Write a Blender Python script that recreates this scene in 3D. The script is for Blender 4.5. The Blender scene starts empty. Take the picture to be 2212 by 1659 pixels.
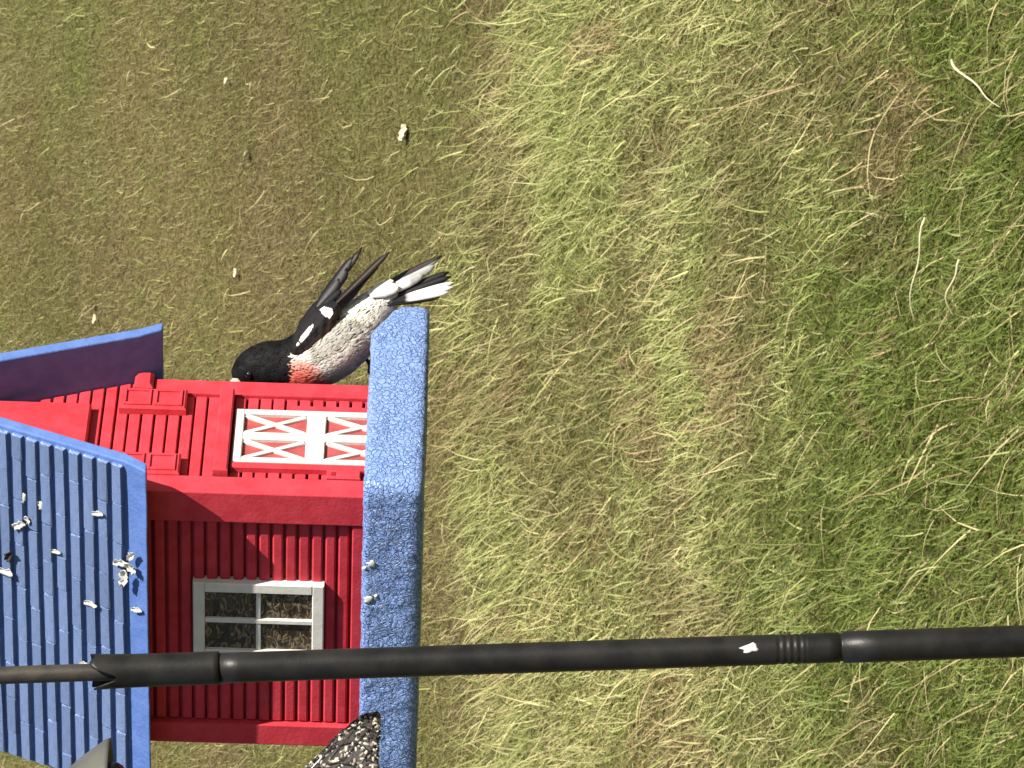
import bpy, math, random
import numpy as np
from mathutils import Vector, Matrix, noise as mnoise

random.seed(7)
rng = np.random.default_rng(11)
sc = bpy.context.scene

# ------------------------------------------------------------------ camera
CAM_Z = 1.6
PITCH = math.radians(-1.5)
FW = Vector((0, math.cos(PITCH), math.sin(PITCH)))
UP = Vector((0, -math.sin(PITCH), math.cos(PITCH)))
RT = Vector((1, 0, 0))
CAMP = Vector((0, 0, CAM_Z))
cam = bpy.data.cameras.new('camera')
cam.sensor_width = 36.0
cam.lens = 36.0 / 0.21
cam.clip_start = 0.1
cam.clip_end = 500
cam.dof.use_dof = True
cam.dof.focus_distance = 4.05
cam.dof.aperture_fstop = 110
camo = bpy.data.objects.new('camera', cam)
sc.collection.objects.link(camo)
# the photograph was taken with the camera turned on its side
camo.matrix_world = Matrix((
    (-UP.x, RT.x, -FW.x, CAMP.x),
    (-UP.y, RT.y, -FW.y, CAMP.y),
    (-UP.z, RT.z, -FW.z, CAMP.z),
    (0, 0, 0, 1)))
sc.camera = camo

# ------------------------------------------------------------------ sun and sky
SUN = Vector((0.489, -0.599, 0.634)).normalized()
w = bpy.data.worlds.new('World'); sc.world = w; w.use_nodes = True
nt = w.node_tree
sky = nt.nodes.new('ShaderNodeTexSky'); sky.sky_type = 'NISHITA'; sky.sun_disc = False
sky.sun_elevation = math.asin(SUN.z); sky.sun_rotation = math.atan2(SUN.x, SUN.y)
bg = nt.nodes['Background']; bg.inputs['Strength'].default_value = 0.05
nt.links.new(sky.outputs[0], bg.inputs[0])
sl = bpy.data.lights.new('sun', 'SUN'); sl.energy = 5.0; sl.angle = math.radians(0.5)
sl.color = (1.0, 0.93, 0.82)
so = bpy.data.objects.new('sun', sl); sc.collection.objects.link(so)
so.rotation_euler = (-SUN).to_track_quat('-Z', 'Y').to_euler()
sc.view_settings.view_transform = 'Standard'
sc.view_settings.look = 'None'
sc.view_settings.exposure = 0.66
sc.view_settings.gamma = 1.0
sc.cycles.max_bounces = 5
sc.cycles.diffuse_bounces = 1
sc.cycles.glossy_bounces = 2
sc.cycles.transmission_bounces = 3

# ------------------------------------------------------------------ helpers
COL = sc.collection.objects
S_ = 0.21 / 2212.0


def at(X, Y, d):
    """point at distance d in front of the lens"""
    X, Y, d = float(X), float(Y), float(d)
    return CAMP + d * (FW + RT * ((829.5 - Y) * S_) + UP * ((1106 - X) * S_))


def mesh(name, verts, faces, smooth=False):
    me = bpy.data.meshes.new(name)
    me.from_pydata([tuple(v) for v in verts], [], faces)
    if smooth:
        me.polygons.foreach_set('use_smooth', [True] * len(me.polygons))
    me.update()
    return me


def obj(name, me, mat, parent=None, label=None, cat=None, group=None, kind=None):
    o = bpy.data.objects.new(name, me)
    COL.link(o)
    if me is not None and mat is not None and len(me.materials) == 0:
        me.materials.append(mat)
    if parent: o.parent = parent
    if label: o['label'] = label
    if cat: o['category'] = cat
    if group: o['group'] = group
    if kind: o['kind'] = kind
    return o


def empty(name, loc, label, cat, group=None):
    o = bpy.data.objects.new(name, None); COL.link(o)
    o.location = loc; o.empty_display_size = 0.02
    o['label'] = label; o['category'] = cat
    if group: o['group'] = group
    return o


def box(x0, x1, y0, y1, z0, z1):
    v = [(x0, y0, z0), (x1, y0, z0), (x1, y1, z0), (x0, y1, z0), (x0, y0, z1), (x1, y0, z1), (x1, y1, z1), (x0, y1, z1)]
    f = [(0, 3, 2, 1), (4, 5, 6, 7), (0, 1, 5, 4), (1, 2, 6, 5), (2, 3, 7, 6), (3, 0, 4, 7)]
    return v, f


def cbox(x0, x1, y0, y1, z0, z1, c=0.001, face='-y'):
    """box whose outer face is chamfered by c (face -y or -x)"""
    if face == '-y':
        v = [(x0, y1, z0), (x1, y1, z0), (x1, y1, z1), (x0, y1, z1),
             (x0, y0 + c, z0), (x1, y0 + c, z0), (x1, y0 + c, z1), (x0, y0 + c, z1),
             (x0 + c, y0, z0 + c), (x1 - c, y0, z0 + c), (x1 - c, y0, z1 - c), (x0 + c, y0, z1 - c)]
    else:
        v = [(x1, y1, z0), (x1, y0, z0), (x1, y0, z1), (x1, y1, z1),
             (x0 + c, y1, z0), (x0 + c, y0, z0), (x0 + c, y0, z1), (x0 + c, y1, z1),
             (x0, y1 - c, z0 + c), (x0, y0 + c, z0 + c), (x0, y0 + c, z1 - c), (x0, y1 - c, z1 - c)]
    f = [(3, 2, 1, 0)]
    for a in (0, 4):
        for i in range(4):
            j = (i + 1) % 4
            f.append((a + i, a + j, a + 4 + j, a + 4 + i))
    f.append((8, 9, 10, 11))
    return v, f


def join(parts):
    V, F = [], []
    for v, f in parts:
        n = len(V); V += list(v); F += [tuple(i + n for i in q) for q in f]
    return V, F


def tube(pts, radii, n=12, caps=True):
    V, F = [], []
    pts = [Vector(p) for p in pts]
    if not hasattr(radii, '__len__'): radii = [radii] * len(pts)
    ref = None
    for i, p in enumerate(pts):
        t = (pts[min(i + 1, len(pts) - 1)] - pts[max(i - 1, 0)]).normalized()
        if ref is None:
            ref = t.orthogonal().normalized()
        ref = (ref - t * ref.dot(t)).normalized()
        b = t.cross(ref)
        for k in range(n):
            a = 2 * math.pi * k / n
            V.append(p + (ref * math.cos(a) + b * math.sin(a)) * radii[i])
    for i in range(len(pts) - 1):
        for k in range(n):
            k2 = (k + 1) % n
            F.append((i * n + k, i * n + k2, (i + 1) * n + k2, (i + 1) * n + k))
    if caps:
        F.append(tuple(range(n - 1, -1, -1)))
        m = (len(pts) - 1) * n
        F.append(tuple(m + k for k in range(n)))
    return V, F


# ------------------------------------------------------------------ materials
def mat(name, col, rough=0.6, col2=None, nscale=40, bump=0.0, bscale=120, bdist=0.001, spec=0.5,
        coat=0.0, jitter=0.0, detail=4, metallic=0.0, lo=0.35, hi=0.65):
    m = bpy.data.materials.new(name); m.use_nodes = True
    t = m.node_tree; N = t.nodes; L = t.links
    b = N['Principled BSDF']
    b.inputs['Roughness'].default_value = rough
    b.inputs['Specular IOR Level'].default_value = spec
    b.inputs['Metallic'].default_value = metallic
    b.inputs['Coat Weight'].default_value = coat
    tc = N.new('ShaderNodeTexCoord')
    src = None
    if col2 is not None:
        nz = N.new('ShaderNodeTexNoise'); nz.inputs['Scale'].default_value = nscale; nz.inputs['Detail'].default_value = detail
        L.new(tc.outputs['Object'], nz.inputs['Vector'])
        rp = N.new('ShaderNodeMapRange'); rp.inputs[1].default_value = lo; rp.inputs[2].default_value = hi
        L.new(nz.outputs[0], rp.inputs[0])
        mx = N.new('ShaderNodeMix'); mx.data_type = 'RGBA'
        mx.inputs[6].default_value = (*col, 1); mx.inputs[7].default_value = (*col2, 1)
        L.new(rp.outputs[0], mx.inputs[0]); src = mx.outputs[2]
    else:
        b.inputs['Base Color'].default_value = (*col, 1)
    if jitter > 0:
        oi = N.new('ShaderNodeObjectInfo')
        hs = N.new('ShaderNodeHueSaturation')
        mr = N.new('ShaderNodeMapRange'); mr.inputs[3].default_value = 1 - jitter; mr.inputs[4].default_value = 1 + jitter
        L.new(oi.outputs['Random'], mr.inputs[0]); L.new(mr.outputs[0], hs.inputs['Value'])
        if src: L.new(src, hs.inputs['Color'])
        else: hs.inputs['Color'].default_value = (*col, 1)
        src = hs.outputs[0]
    if src: L.new(src, b.inputs['Base Color'])
    if bump > 0:
        n2 = N.new('ShaderNodeTexNoise'); n2.inputs['Scale'].default_value = bscale; n2.inputs['Detail'].default_value = 5
        L.new(tc.outputs['Object'], n2.inputs['Vector'])
        bp = N.new('ShaderNodeBump'); bp.inputs['Strength'].default_value = bump; bp.inputs['Distance'].default_value = bdist
        L.new(n2.outputs[0], bp.inputs['Height']); L.new(bp.outputs[0], b.inputs['Normal'])
    return m


RED = mat('red_paint', (0.64, 0.060, 0.086), 0.55, (0.55, 0.042, 0.060), 60, 0.5, 300, 0.0007, 0.1, jitter=0.06)
RED_DEEP = mat('red_backing', (0.36, 0.016, 0.028), 0.6, (0.28, 0.012, 0.022), 80, spec=0.3)
DOORRED = mat('faded_door_red', (0.46, 0.09, 0.09), 0.6, (0.36, 0.06, 0.065), 90, 0.3, 300, 0.0005)
WHITE = mat('white_paint', (0.80, 0.79, 0.75), 0.5, (0.70, 0.68, 0.63), 70, 0.4, 250, 0.0006)
SHING = mat('blue_shingle', (0.35, 0.50, 0.87), 0.55, (0.155, 0.265, 0.60), 240, 1.0, 360, 0.0035, 0.4, jitter=0.12)
ROOFB = mat('blue_roof_base', (0.125, 0.225, 0.56), 0.55, (0.10, 0.185, 0.49), 90, 0.6, 300, 0.001, 0.35)


def tray_material():
    m = bpy.data.materials.new('crackled_blue_paint'); m.use_nodes = True
    t = m.node_tree; N = t.nodes; L = t.links; b = N['Principled BSDF']
    b.inputs['Roughness'].default_value = 0.38; b.inputs['Specular IOR Level'].default_value = 0.5
    tc = N.new('ShaderNodeTexCoord')
    nz = N.new('ShaderNodeTexNoise'); nz.inputs['Scale'].default_value = 90
    L.new(tc.outputs['Object'], nz.inputs['Vector'])
    mxv = N.new('ShaderNodeMix'); mxv.data_type = 'RGBA'; mxv.blend_type = 'LINEAR_LIGHT'
    mxv.inputs[0].default_value = 0.006
    L.new(tc.outputs['Object'], mxv.inputs[6]); L.new(nz.outputs[1], mxv.inputs[7])
    vo = N.new('ShaderNodeTexVoronoi'); vo.feature = 'DISTANCE_TO_EDGE'; vo.inputs['Scale'].default_value = 230
    L.new(mxv.outputs[2], vo.inputs['Vector'])
    v2 = N.new('ShaderNodeTexVoronoi'); v2.feature = 'SMOOTH_F1'; v2.inputs['Scale'].default_value = 330
    L.new(mxv.outputs[2], v2.inputs['Vector'])
    mr = N.new('ShaderNodeMapRange'); mr.inputs[1].default_value = 0.0; mr.inputs[2].default_value = 0.11
    L.new(vo.outputs[0], mr.inputs[0])
    n3 = N.new('ShaderNodeTexNoise'); n3.inputs['Scale'].default_value = 55; n3.inputs['Detail'].default_value = 6
    L.new(tc.outputs['Object'], n3.inputs['Vector'])
    m3 = N.new('ShaderNodeMapRange'); m3.inputs[1].default_value = 0.38; m3.inputs[2].default_value = 0.68
    L.new(n3.outputs[0], m3.inputs[0])
    # veins only show in patches
    mv = N.new('ShaderNodeMath'); mv.operation = 'MAXIMUM'
    L.new(mr.outputs[0], mv.inputs[0]); L.new(m3.outputs[0], mv.inputs[1])
    c1 = N.new('ShaderNodeMix'); c1.data_type = 'RGBA'
    c1.inputs[6].default_value = (0.070, 0.135, 0.36, 1); c1.inputs[7].default_value = (0.235, 0.365, 0.73, 1)
    L.new(mv.outputs[0], c1.inputs[0]); L.new(c1.outputs[2], b.inputs['Base Color'])
    ad = N.new('ShaderNodeMath'); ad.operation = 'MULTIPLY_ADD'
    L.new(v2.outputs[0], ad.inputs[0]); ad.inputs[1].default_value = -1.3; L.new(mr.outputs[0], ad.inputs[2])
    n4 = N.new('ShaderNodeTexNoise'); n4.inputs['Scale'].default_value = 420; n4.inputs['Detail'].default_value = 4
    L.new(tc.outputs['Object'], n4.inputs['Vector'])
    a2 = N.new('ShaderNodeMath'); a2.operation = 'MULTIPLY_ADD'
    L.new(n4.outputs[0], a2.inputs[0]); a2.inputs[1].default_value = 0.6; L.new(ad.outputs[0], a2.inputs[2])
    bp = N.new('ShaderNodeBump'); bp.inputs['Strength'].default_value = 0.75; bp.inputs['Distance'].default_value = 0.0011
    L.new(a2.outputs[0], bp.inputs['Height']); L.new(bp.outputs[0], b.inputs['Normal'])
    return m


TRAY = tray_material()
PIPE = mat('black_pipe', (0.008, 0.008, 0.009), 0.42, (0.020, 0.019, 0.018), 45, 0.35, 500, 0.0004, 0.32)
PIPE2 = mat('weathered_rod', (0.030, 0.028, 0.025), 0.5, (0.060, 0.052, 0.042), 60, 0.4, 400, 0.0005, 0.4)
DROP = mat('white_dropping', (0.82, 0.82, 0.78), 0.6, (0.65, 0.65, 0.60), 300)
PETAL = mat('white_petal', (0.86, 0.85, 0.80), 0.6, (0.74, 0.70, 0.60), 200)


def glass_material():
    m = bpy.data.materials.new('rippled_amber_pane'); m.use_nodes = True
    t = m.node_tree; N = t.nodes; L = t.links; b = N['Principled BSDF']
    b.inputs['Roughness'].default_value = 0.28; b.inputs['Specular IOR Level'].default_value = 0.35
    b.inputs['Coat Weight'].default_value = 0.15
    tc = N.new('ShaderNodeTexCoord'); mp = N.new('ShaderNodeMapping')
    mp.inputs['Scale'].default_value = (1, 1.0, 1.9)
    L.new(tc.outputs['Object'], mp.inputs[0])
    nz = N.new('ShaderNodeTexNoise'); nz.inputs['Scale'].default_value = 62; nz.inputs['Detail'].default_value = 1.5; nz.inputs['Distortion'].default_value = 1.6
    L.new(mp.outputs[0], nz.inputs['Vector'])
    cr = N.new('ShaderNodeValToRGB')
    e = cr.color_ramp.elements
    e[0].position = 0.30; e[0].color = (0.040, 0.026, 0.014, 1)
    e[1].position = 0.75; e[1].color = (0.10, 0.068, 0.030, 1)
    for pos, c in ((0.42, (0.030, 0.021, 0.013, 1)), (0.50, (0.075, 0.050, 0.026, 1)), (0.545, (0.26, 0.215, 0.13, 1)), (0.59, (0.050, 0.034, 0.018, 1))):  # thin pale band paints the highlights along the ripples into the colour
        x = e.new(pos); x.color = c
    L.new(nz.outputs[0], cr.inputs[0])
    L.new(cr.outputs[0], b.inputs['Base Color'])
    bp = N.new('ShaderNodeBump'); bp.inputs['Strength'].default_value = 1.0; bp.inputs['Distance'].default_value = 0.0035
    L.new(nz.outputs[0], bp.inputs['Height']); L.new(bp.outputs[0], b.inputs['Normal'])
    L.new(bp.outputs[0], b.inputs['Coat Normal'])
    return m


GLASS = glass_material()


def attr_material(name, rough=0.6, trans=0.0, spec=0.3, bump=0.0, bscale=300, bdist=0.001, sheen=0.0):
    m = bpy.data.materials.new(name); m.use_nodes = True
    t = m.node_tree; N = t.nodes; L = t.links; b = N['Principled BSDF']
    b.inputs['Roughness'].default_value = rough; b.inputs['Specular IOR Level'].default_value = spec
    b.inputs['Sheen Weight'].default_value = sheen
    a = N.new('ShaderNodeAttribute'); a.attribute_name = 'col'
    L.new(a.outputs['Color'], b.inputs['Base Color'])
    if bump > 0:
        tc = N.new('ShaderNodeTexCoord')
        n2 = N.new('ShaderNodeTexNoise'); n2.inputs['Scale'].default_value = bscale; n2.inputs['Detail'].default_value = 4
        L.new(tc.outputs['Object'], n2.inputs['Vector'])
        bp = N.new('ShaderNodeBump'); bp.inputs['Strength'].default_value = bump; bp.inputs['Distance'].default_value = bdist
        L.new(n2.outputs[0], bp.inputs['Height']); L.new(bp.outputs[0], b.inputs['Normal'])
    if trans > 0:
        tr = N.new('ShaderNodeBsdfTranslucent'); L.new(a.outputs['Color'], tr.inputs[0])
        mx = N.new('ShaderNodeMixShader'); mx.inputs[0].default_value = trans
        L.new(b.outputs[0], mx.inputs[1]); L.new(tr.outputs[0], mx.inputs[2])
        L.new(mx.outputs[0], N['Material Output'].inputs[0])
    return m


def set_cols(me, cols):
    a = me.color_attributes.new('col', 'FLOAT_COLOR', 'POINT')
    c = np.ones((len(me.vertices), 4), np.float32); c[:, :3] = np.asarray(cols, np.float32)
    a.data.foreach_set('color', c.ravel())


# ------------------------------------------------------------------ ground (a lawn that climbs a bank behind the feeder)
SLOPE = 0.325


def ground_z(x, y):
    t = np.clip((y - 8.2) / 1.6, 0, None)
    z = np.where(t < 1, 0.5 * SLOPE * 1.6 * t * t, SLOPE * (y - 9.0))
    z = z + 0.025 * np.sin(x * 1.3 + y * 0.7) + 0.02 * np.sin(x * 3.1 - y * 2.3 + 1.0) * (y > 0)
    far = np.clip((y - 26) / 30, 0, 1)
    return z * (1 - far) + far * (SLOPE * 17 + 0.02 * (y - 26))


def ground_mesh():
    xs = np.concatenate([np.linspace(-150, -6, 20), np.linspace(-5.6, 5.6, 90), np.linspace(6, 150, 20)])
    ys = np.concatenate([np.linspace(-60, 6, 20), np.linspace(6.2, 26, 140), np.linspace(27, 250, 40)])
    gx, gy = np.meshgrid(xs, ys)
    gz = ground_z(gx, gy)
    V = np.stack([gx.ravel(), gy.ravel(), gz.ravel()], 1)
    nx = len(xs); F = []
    for j in range(len(ys) - 1):
        for i in range(nx - 1):
            a = j * nx + i
            F.append((a, a + 1, a + nx + 1, a + nx))
    return mesh('ground', V, F, True)


def ground_material():
    m = bpy.data.materials.new('lawn_soil'); m.use_nodes = True
    t = m.node_tree; N = t.nodes; L = t.links; b = N['Principled BSDF']; b.inputs['Roughness'].default_value = 0.95
    b.inputs['Specular IOR Level'].default_value = 0.1
    tc = N.new('ShaderNodeTexCoord')
    n1 = N.new('ShaderNodeTexNoise'); n1.inputs['Scale'].default_value = 1.1; n1.inputs['Detail'].default_value = 8
    L.new(tc.outputs['Object'], n1.inputs['Vector'])
    n2 = N.new('ShaderNodeTexNoise'); n2.inputs['Scale'].default_value = 60; n2.inputs['Detail'].default_value = 6
    L.new(tc.outputs['Object'], n2.inputs['Vector'])
    cr = N.new('ShaderNodeValToRGB'); e = cr.color_ramp.elements
    e[0].position = 0.35; e[0].color = (0.175, 0.145, 0.075, 1); e[1].position = 0.65; e[1].color = (0.130, 0.140, 0.050, 1)
    L.new(n1.outputs[0], cr.inputs[0])
    c2 = N.new('ShaderNodeValToRGB'); e = c2.color_ramp.elements
    e[0].position = 0.35; e[0].color = (0.55, 0.5, 0.45, 1); e[1].position = 0.7; e[1].color = (1.3, 1.3, 1.1, 1)
    L.new(n2.outputs[0], c2.inputs[0])
    mx = N.new('ShaderNodeMix'); mx.data_type = 'RGBA'; mx.blend_type = 'MULTIPLY'; mx.inputs[0].default_value = 1
    L.new(cr.outputs[0], mx.inputs[6]); L.new(c2.outputs[0], mx.inputs[7]); L.new(mx.outputs[2], b.inputs['Base Color'])
    bp = N.new('ShaderNodeBump'); bp.inputs['Distance'].default_value = 0.02
    L.new(n2.outputs[0], bp.inputs['Height']); L.new(bp.outputs[0], b.inputs['Normal'])
    return m


obj('ground', ground_mesh(), ground_material(), kind='structure')


def vnoise(x, y, scale, seed):
    """smooth 2-D value noise, 0..1"""
    r = np.random.default_rng(seed); G = r.random((128, 128))
    u = x * scale + 40; v = y * scale + 40
    i = np.floor(u).astype(int); j = np.floor(v).astype(int)
    fu = u - i; fv = v - j
    fu = fu * fu * (3 - 2 * fu); fv = fv * fv * (3 - 2 * fv)
    g = lambda a, b: G[a % 128, b % 128]
    return (g(i, j) * (1 - fu) + g(i + 1, j) * fu) * (1 - fv) + (g(i, j + 1) * (1 - fu) + g(i + 1, j + 1) * fu) * fv


def fbm(x, y, s, seed):
    return 0.55 * vnoise(x, y, s, seed) + 0.3 * vnoise(x, y, s * 2.1, seed + 1) + 0.15 * vnoise(x, y, s * 4.7, seed + 2)


def outside(x, y):
    return np.abs(x) > 0.080 * y + 0.22


def blades(px, py, length, width, az, th0, th1, cols, nseg, name, material):
    """curved tapering blades; th = lean away from upright at root / tip"""
    o_ = outside(px, py); width = np.where(o_, width * 2.2, width); length = np.where(o_, length * 1.3, length)
    n = len(px); pz = ground_z(px, py)
    rows = []
    x = px.copy(); y = py.copy(); z = pz - 0.004
    dx = np.cos(az); dy = np.sin(az)
    wang = az + math.pi / 2 + rng.normal(0, 0.5, n)
    wx = np.cos(wang); wy = np.sin(wang); wz = rng.normal(0, 0.35, n)
    kink = rng.normal(0, 1.5, n)
    for k in range(nseg + 1):
        f = k / nseg
        hw = width * 0.5 * (1 - f) ** 0.7 * (0.75 + 0.25 * math.sin(math.pi * min(1, f * 1.5 + 0.2)))
        if k < nseg:
            rows.append(np.stack([x - wx * hw, y - wy * hw, z - wz * hw], 1))
            rows.append(np.stack([x + wx * hw, y + wy * hw, z + wz * hw], 1))
        else:
            rows.append(np.stack([x, y, z], 1))
        th = np.minimum(th0 + (th1 - th0) * (f + 0.5 / nseg), 1.60)
        a2 = az + kink * f
        st = length / nseg
        h = np.sin(th) * st
        x = x + np.cos(a2) * h; y = y + np.sin(a2) * h
        z = z + np.cos(th) * st + SLOPE * np.sin(a2) * h * (py > 8.6)
    nv = 2 * nseg + 1
    V = np.stack(rows, 1).reshape(-1, 3)
    tris = []
    for k in range(nseg - 1):
        tris += [(2 * k, 2 * k + 1, 2 * k + 3), (2 * k, 2 * k + 3, 2 * k + 2)]
    tris.append((2 * nseg - 2, 2 * nseg - 1, 2 * nseg))
    T = np.array(tris)
    I = (np.arange(n)[:, None, None] * nv + T[None]).reshape(-1)
    me = bpy.data.meshes.new(name)
    me.vertices.add(len(V)); me.vertices.foreach_set('co', V.astype(np.float32).ravel())
    nt_ = len(I) // 3
    me.loops.add(len(I)); me.loops.foreach_set('vertex_index', I.astype(np.int32))
    me.polygons.add(nt_); me.polygons.foreach_set('loop_start', np.arange(0, 3 * nt_, 3, dtype=np.int32))
    me.update(calc_edges=True)
    set_cols(me, np.repeat(cols, nv, 0))
    me.materials.append(material)
    return me


GRASS = attr_material('grass_blade', 0.55, 0.35, 0.35)


def mixc(a, b, t):
    return a * (1 - t)[:, None] + b * t[:, None]


C_ = lambda *c: np.array([c], float)
GREEN = C_(0.160, 0.215, 0.040); LIME = C_(0.27, 0.33, 0.085); STRAW = C_(0.66, 0.60, 0.31); PALE = C_(0.50, 0.52, 0.21)
BROWN = C_(0.26, 0.195, 0.105); OLIVE = C_(0.25, 0.235, 0.082); TAN = C_(0.36, 0.28, 0.16); PINKT = C_(0.46, 0.32, 0.19)


def scatter(n, y0, y1, power=1.0):
    """points spread over the bank; wider than the picture on both sides"""
    f = rng.random(n)
    y = y0 + (y1 - y0) * f ** power
    half = 0.080 * y + 0.22
    x = (rng.random(n) * 2 - 1) * half
    wide = rng.random(n) < 0.16                     # thinner cover further out to both sides
    x = np.where(wide, np.sign(x) * (half + (x / half) ** 2 * 1.7), x)
    return x, y


def edge_y(x):          # where the long grass ends and the mown lawn begins
    return 13.0 + 0.18 * np.sin(x * 2.1) + 0.5 * (fbm(x, x * 0 + 3.0, 1.3, 5) - 0.5) - 0.16 * x


def green_y(x):         # lush green strip below the straw-coloured grass
    return 10.95 - 0.22 * x * 0 + 0.5 * (fbm(x, x * 0 + 9.0, 0.9, 8) - 0.5) + np.where(x < -0.1, 0.35 * np.clip(-x - 0.1, 0, 0.6), 0.1 * x)


def long_grass():
    n = 255000
    x, y = scatter(n, 9.5, 13.8, 1.0)
    e = edge_y(x) + rng.normal(0, 0.16, n)
    keep = (y < e) | (rng.random(n) < 0.02)
    x, y = x[keep], y[keep]; n = len(x)
    g = np.clip((green_y(x) - y) / 0.9 + 0.5 + 1.5 * (fbm(x, y, 2.4, 21) - 0.5), 0, 1)      # 1 = lush green
    patch = fbm(x, y, 3.2, 33); fine = vnoise(x, y, 9, 41)
    r = rng.random(n)
    c = mixc(np.repeat(PALE, n, 0), np.repeat(STRAW, n, 0), np.clip(1.6 * (patch - 0.3) + 0.5 * (r - 0.5), 0, 1))
    c = mixc(c, np.repeat(LIME, n, 0), np.clip(0.75 * (rng.random(n) < 0.38) * 1.0, 0, 1))
    gg = mixc(np.repeat(GREEN, n, 0), np.repeat(LIME, n, 0), np.clip(fine * 0.9 + 0.4 * (rng.random(n) - 0.5), 0, 1))
    gg = mixc(gg, np.repeat(PALE, n, 0), (rng.random(n) < 0.10) * 0.8)
    c = mixc(c, gg, np.clip(g * 1.15, 0, 1) * (rng.random(n) < 0.35 + 0.65 * g))
    dead = (fbm(x, y, 1.7, 55) > 0.66)
    c = mixc(c, np.repeat(BROWN, n, 0), 0.55 * dead * (rng.random(n) < 0.75))
    pk = (fbm(x, y, 2.2, 60) > 0.70)
    c = mixc(c, np.repeat(PINKT, n, 0), 0.7 * pk * (rng.random(n) < 0.6))
    c *= rng.normal(1, 0.16, n).clip(0.6, 1.5)[:, None]
    L = rng.gamma(4, 0.0125, n).clip(0.02, 0.16) * (0.75 + 0.5 * vnoise(x, y, 4, 70))
    # combed over: towards the left of the feeder and up the bank
    az = math.radians(182) + 1.6 * (fbm(x, y, 4.0, 80) - 0.5) * 2 + rng.normal(0, 0.75, n)
    az = np.where(rng.random(n) < 0.22, az + math.pi, az)
    near_edge = np.clip(1 - (edge_y(x) - y) / 0.9, 0, 1)
    az = np.where(rng.random(n) < near_edge * 0.55, math.radians(160) + rng.normal(0, 0.35, n), az)
    L = L * (1 + 0.7 * near_edge)
    th0 = rng.normal(1.0, 0.45, n); th1 = rng.normal(1.6, 0.7, n)
    wd = rng.uniform(0.0028, 0.0058, n)
    return blades(x, y, L, wd, az, th0, th1, c, 4, 'long_grass', GRASS)


def lawn_grass():
    n = 360000
    x, y = scatter(n, 12.4, 20.5, 0.95)
    e = edge_y(x) + rng.normal(0, 0.12, n)
    keep = y > e - 0.25
    x, y = x[keep], y[keep]; n = len(x)
    patch = fbm(x, y, 1.0, 133); fine = fbm(x, y, 4.5, 141)
    rim = np.clip(1 - (y - edge_y(x)) / 1.0, 0, 1)         # brown strip next to the long grass
    r = rng.random(n)
    c = mixc(np.repeat(OLIVE, n, 0), np.repeat(BROWN, n, 0), np.clip(2.2 * (patch - 0.46) + 0.75 * rim + 0.5 * (r - 0.5), 0, 1))
    c = mixc(c, np.repeat(LIME * 0.85, n, 0), np.clip(2.5 * (fine - 0.45), 0, 0.75) * (rng.random(n) < 0.55) * (1 - 0.5 * rim))
    c = mixc(c, np.repeat(TAN, n, 0), (rng.random(n) < 0.14) * 0.8)
    c = mixc(c, np.repeat(PALE, n, 0), (rng.random(n) < 0.10) * 0.8)
    c *= rng.normal(1, 0.16, n).clip(0.6, 1.5)[:, None]
    L = rng.gamma(5, 0.0065, n).clip(0.012, 0.09)
    az = math.radians(165) + 2.2 * (fbm(x, y, 1.3, 180) - 0.5) * 2 + rng.normal(0, 1.3, n)
    th0 = rng.normal(0.9, 0.45, n); th1 = rng.normal(1.55, 0.6, n)
    wd = rng.uniform(0.0025, 0.0050, n)
    return blades(x, y, L, wd, az, th0, th1, c, 2, 'lawn_grass', GRASS)


def straw_strands():
    n = 8000
    x, y = scatter(n, 9.2, 19.0, 1.5)
    long_ = y < edge_y(x)
    r = rng.random(n)
    c = mixc(np.repeat(STRAW * 1.15, n, 0), np.repeat(PINKT, n, 0), np.clip(r * 1.3 - 0.3, 0, 1))
    c *= rng.normal(1, 0.12, n).clip(0.7, 1.3)[:, None]
    L = np.where(long_, rng.gamma(4, 0.034, n).clip(0.05, 0.3), rng.gamma(4, 0.018, n).clip(0.03, 0.14))
    az = math.radians(172) + rng.normal(0, 0.6, n)
    th0 = rng.normal(1.1, 0.35, n); th1 = rng.normal(1.6, 0.4, n)
    wd = rng.uniform(0.0024, 0.0050, n)
    return blades(x, y, L, wd, az, th0, th1, c, 4, 'dry_grass', GRASS)


obj('long_grass', long_grass(), GRASS, label='long straw and green grass combed over on the bank', cat='grass', kind='stuff')
obj('lawn_grass', lawn_grass(), GRASS, label='short olive brown lawn above the long grass', cat='grass', kind='stuff')
obj('dry_grass', straw_strands(), GRASS, label='scattered pale dry grass strands over the lawn', cat='grass', kind='stuff')

# ------------------------------------------------------------------ barn-shaped bird feeder
YAW, TA, TB = 0.94699, -0.01305, 0.03083
W, L, M, O, EV, HR, ZEV = 0.15179, 0.2574, 0.0547, 0.0470, 0.0360, 0.04796, 0.22411
BARN_R = Matrix.Rotation(TB, 4, 'Y') @ Matrix.Rotation(TA, 4, 'X') @ Matrix.Rotation(YAW, 4, 'Z')
BARN_M = Matrix.Translation((-0.09525, 4.0, 1.56829)) @ BARN_R
barn = empty('barn_bird_feeder', BARN_M.translation,
             'red barn-shaped bird feeder with blue shingled roof and blue tray', 'bird feeder')
barn.rotation_mode = 'QUATERNION'; barn.rotation_quaternion = BARN_R.to_quaternion()
XC = W / 2
# roof outline, left half (outer), as bx offset from the centre
PROF = [(XC + EV, ZEV), (XC + EV - 0.0135, ZEV + 0.018), (0.0345, 0.392), (0.0, 0.424)]
TH = 0.0115


def roof_half(z, inner=True):
    """half width of the roof's outer (or inner) outline at height z"""
    for (a, z0), (b, z1) in zip(PROF, PROF[1:]):
        if z <= z1 or z1 == PROF[-1][1]:
            f = (z - z0) / (z1 - z0)
            w_ = a + (b - a) * f
            break
    return w_ - (TH if inner else 0)


def wall_half(z):
    return min(XC, max(0.0, roof_half(max(z, ZEV)) - 0.001))


PITCHB = 0.0109
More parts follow.
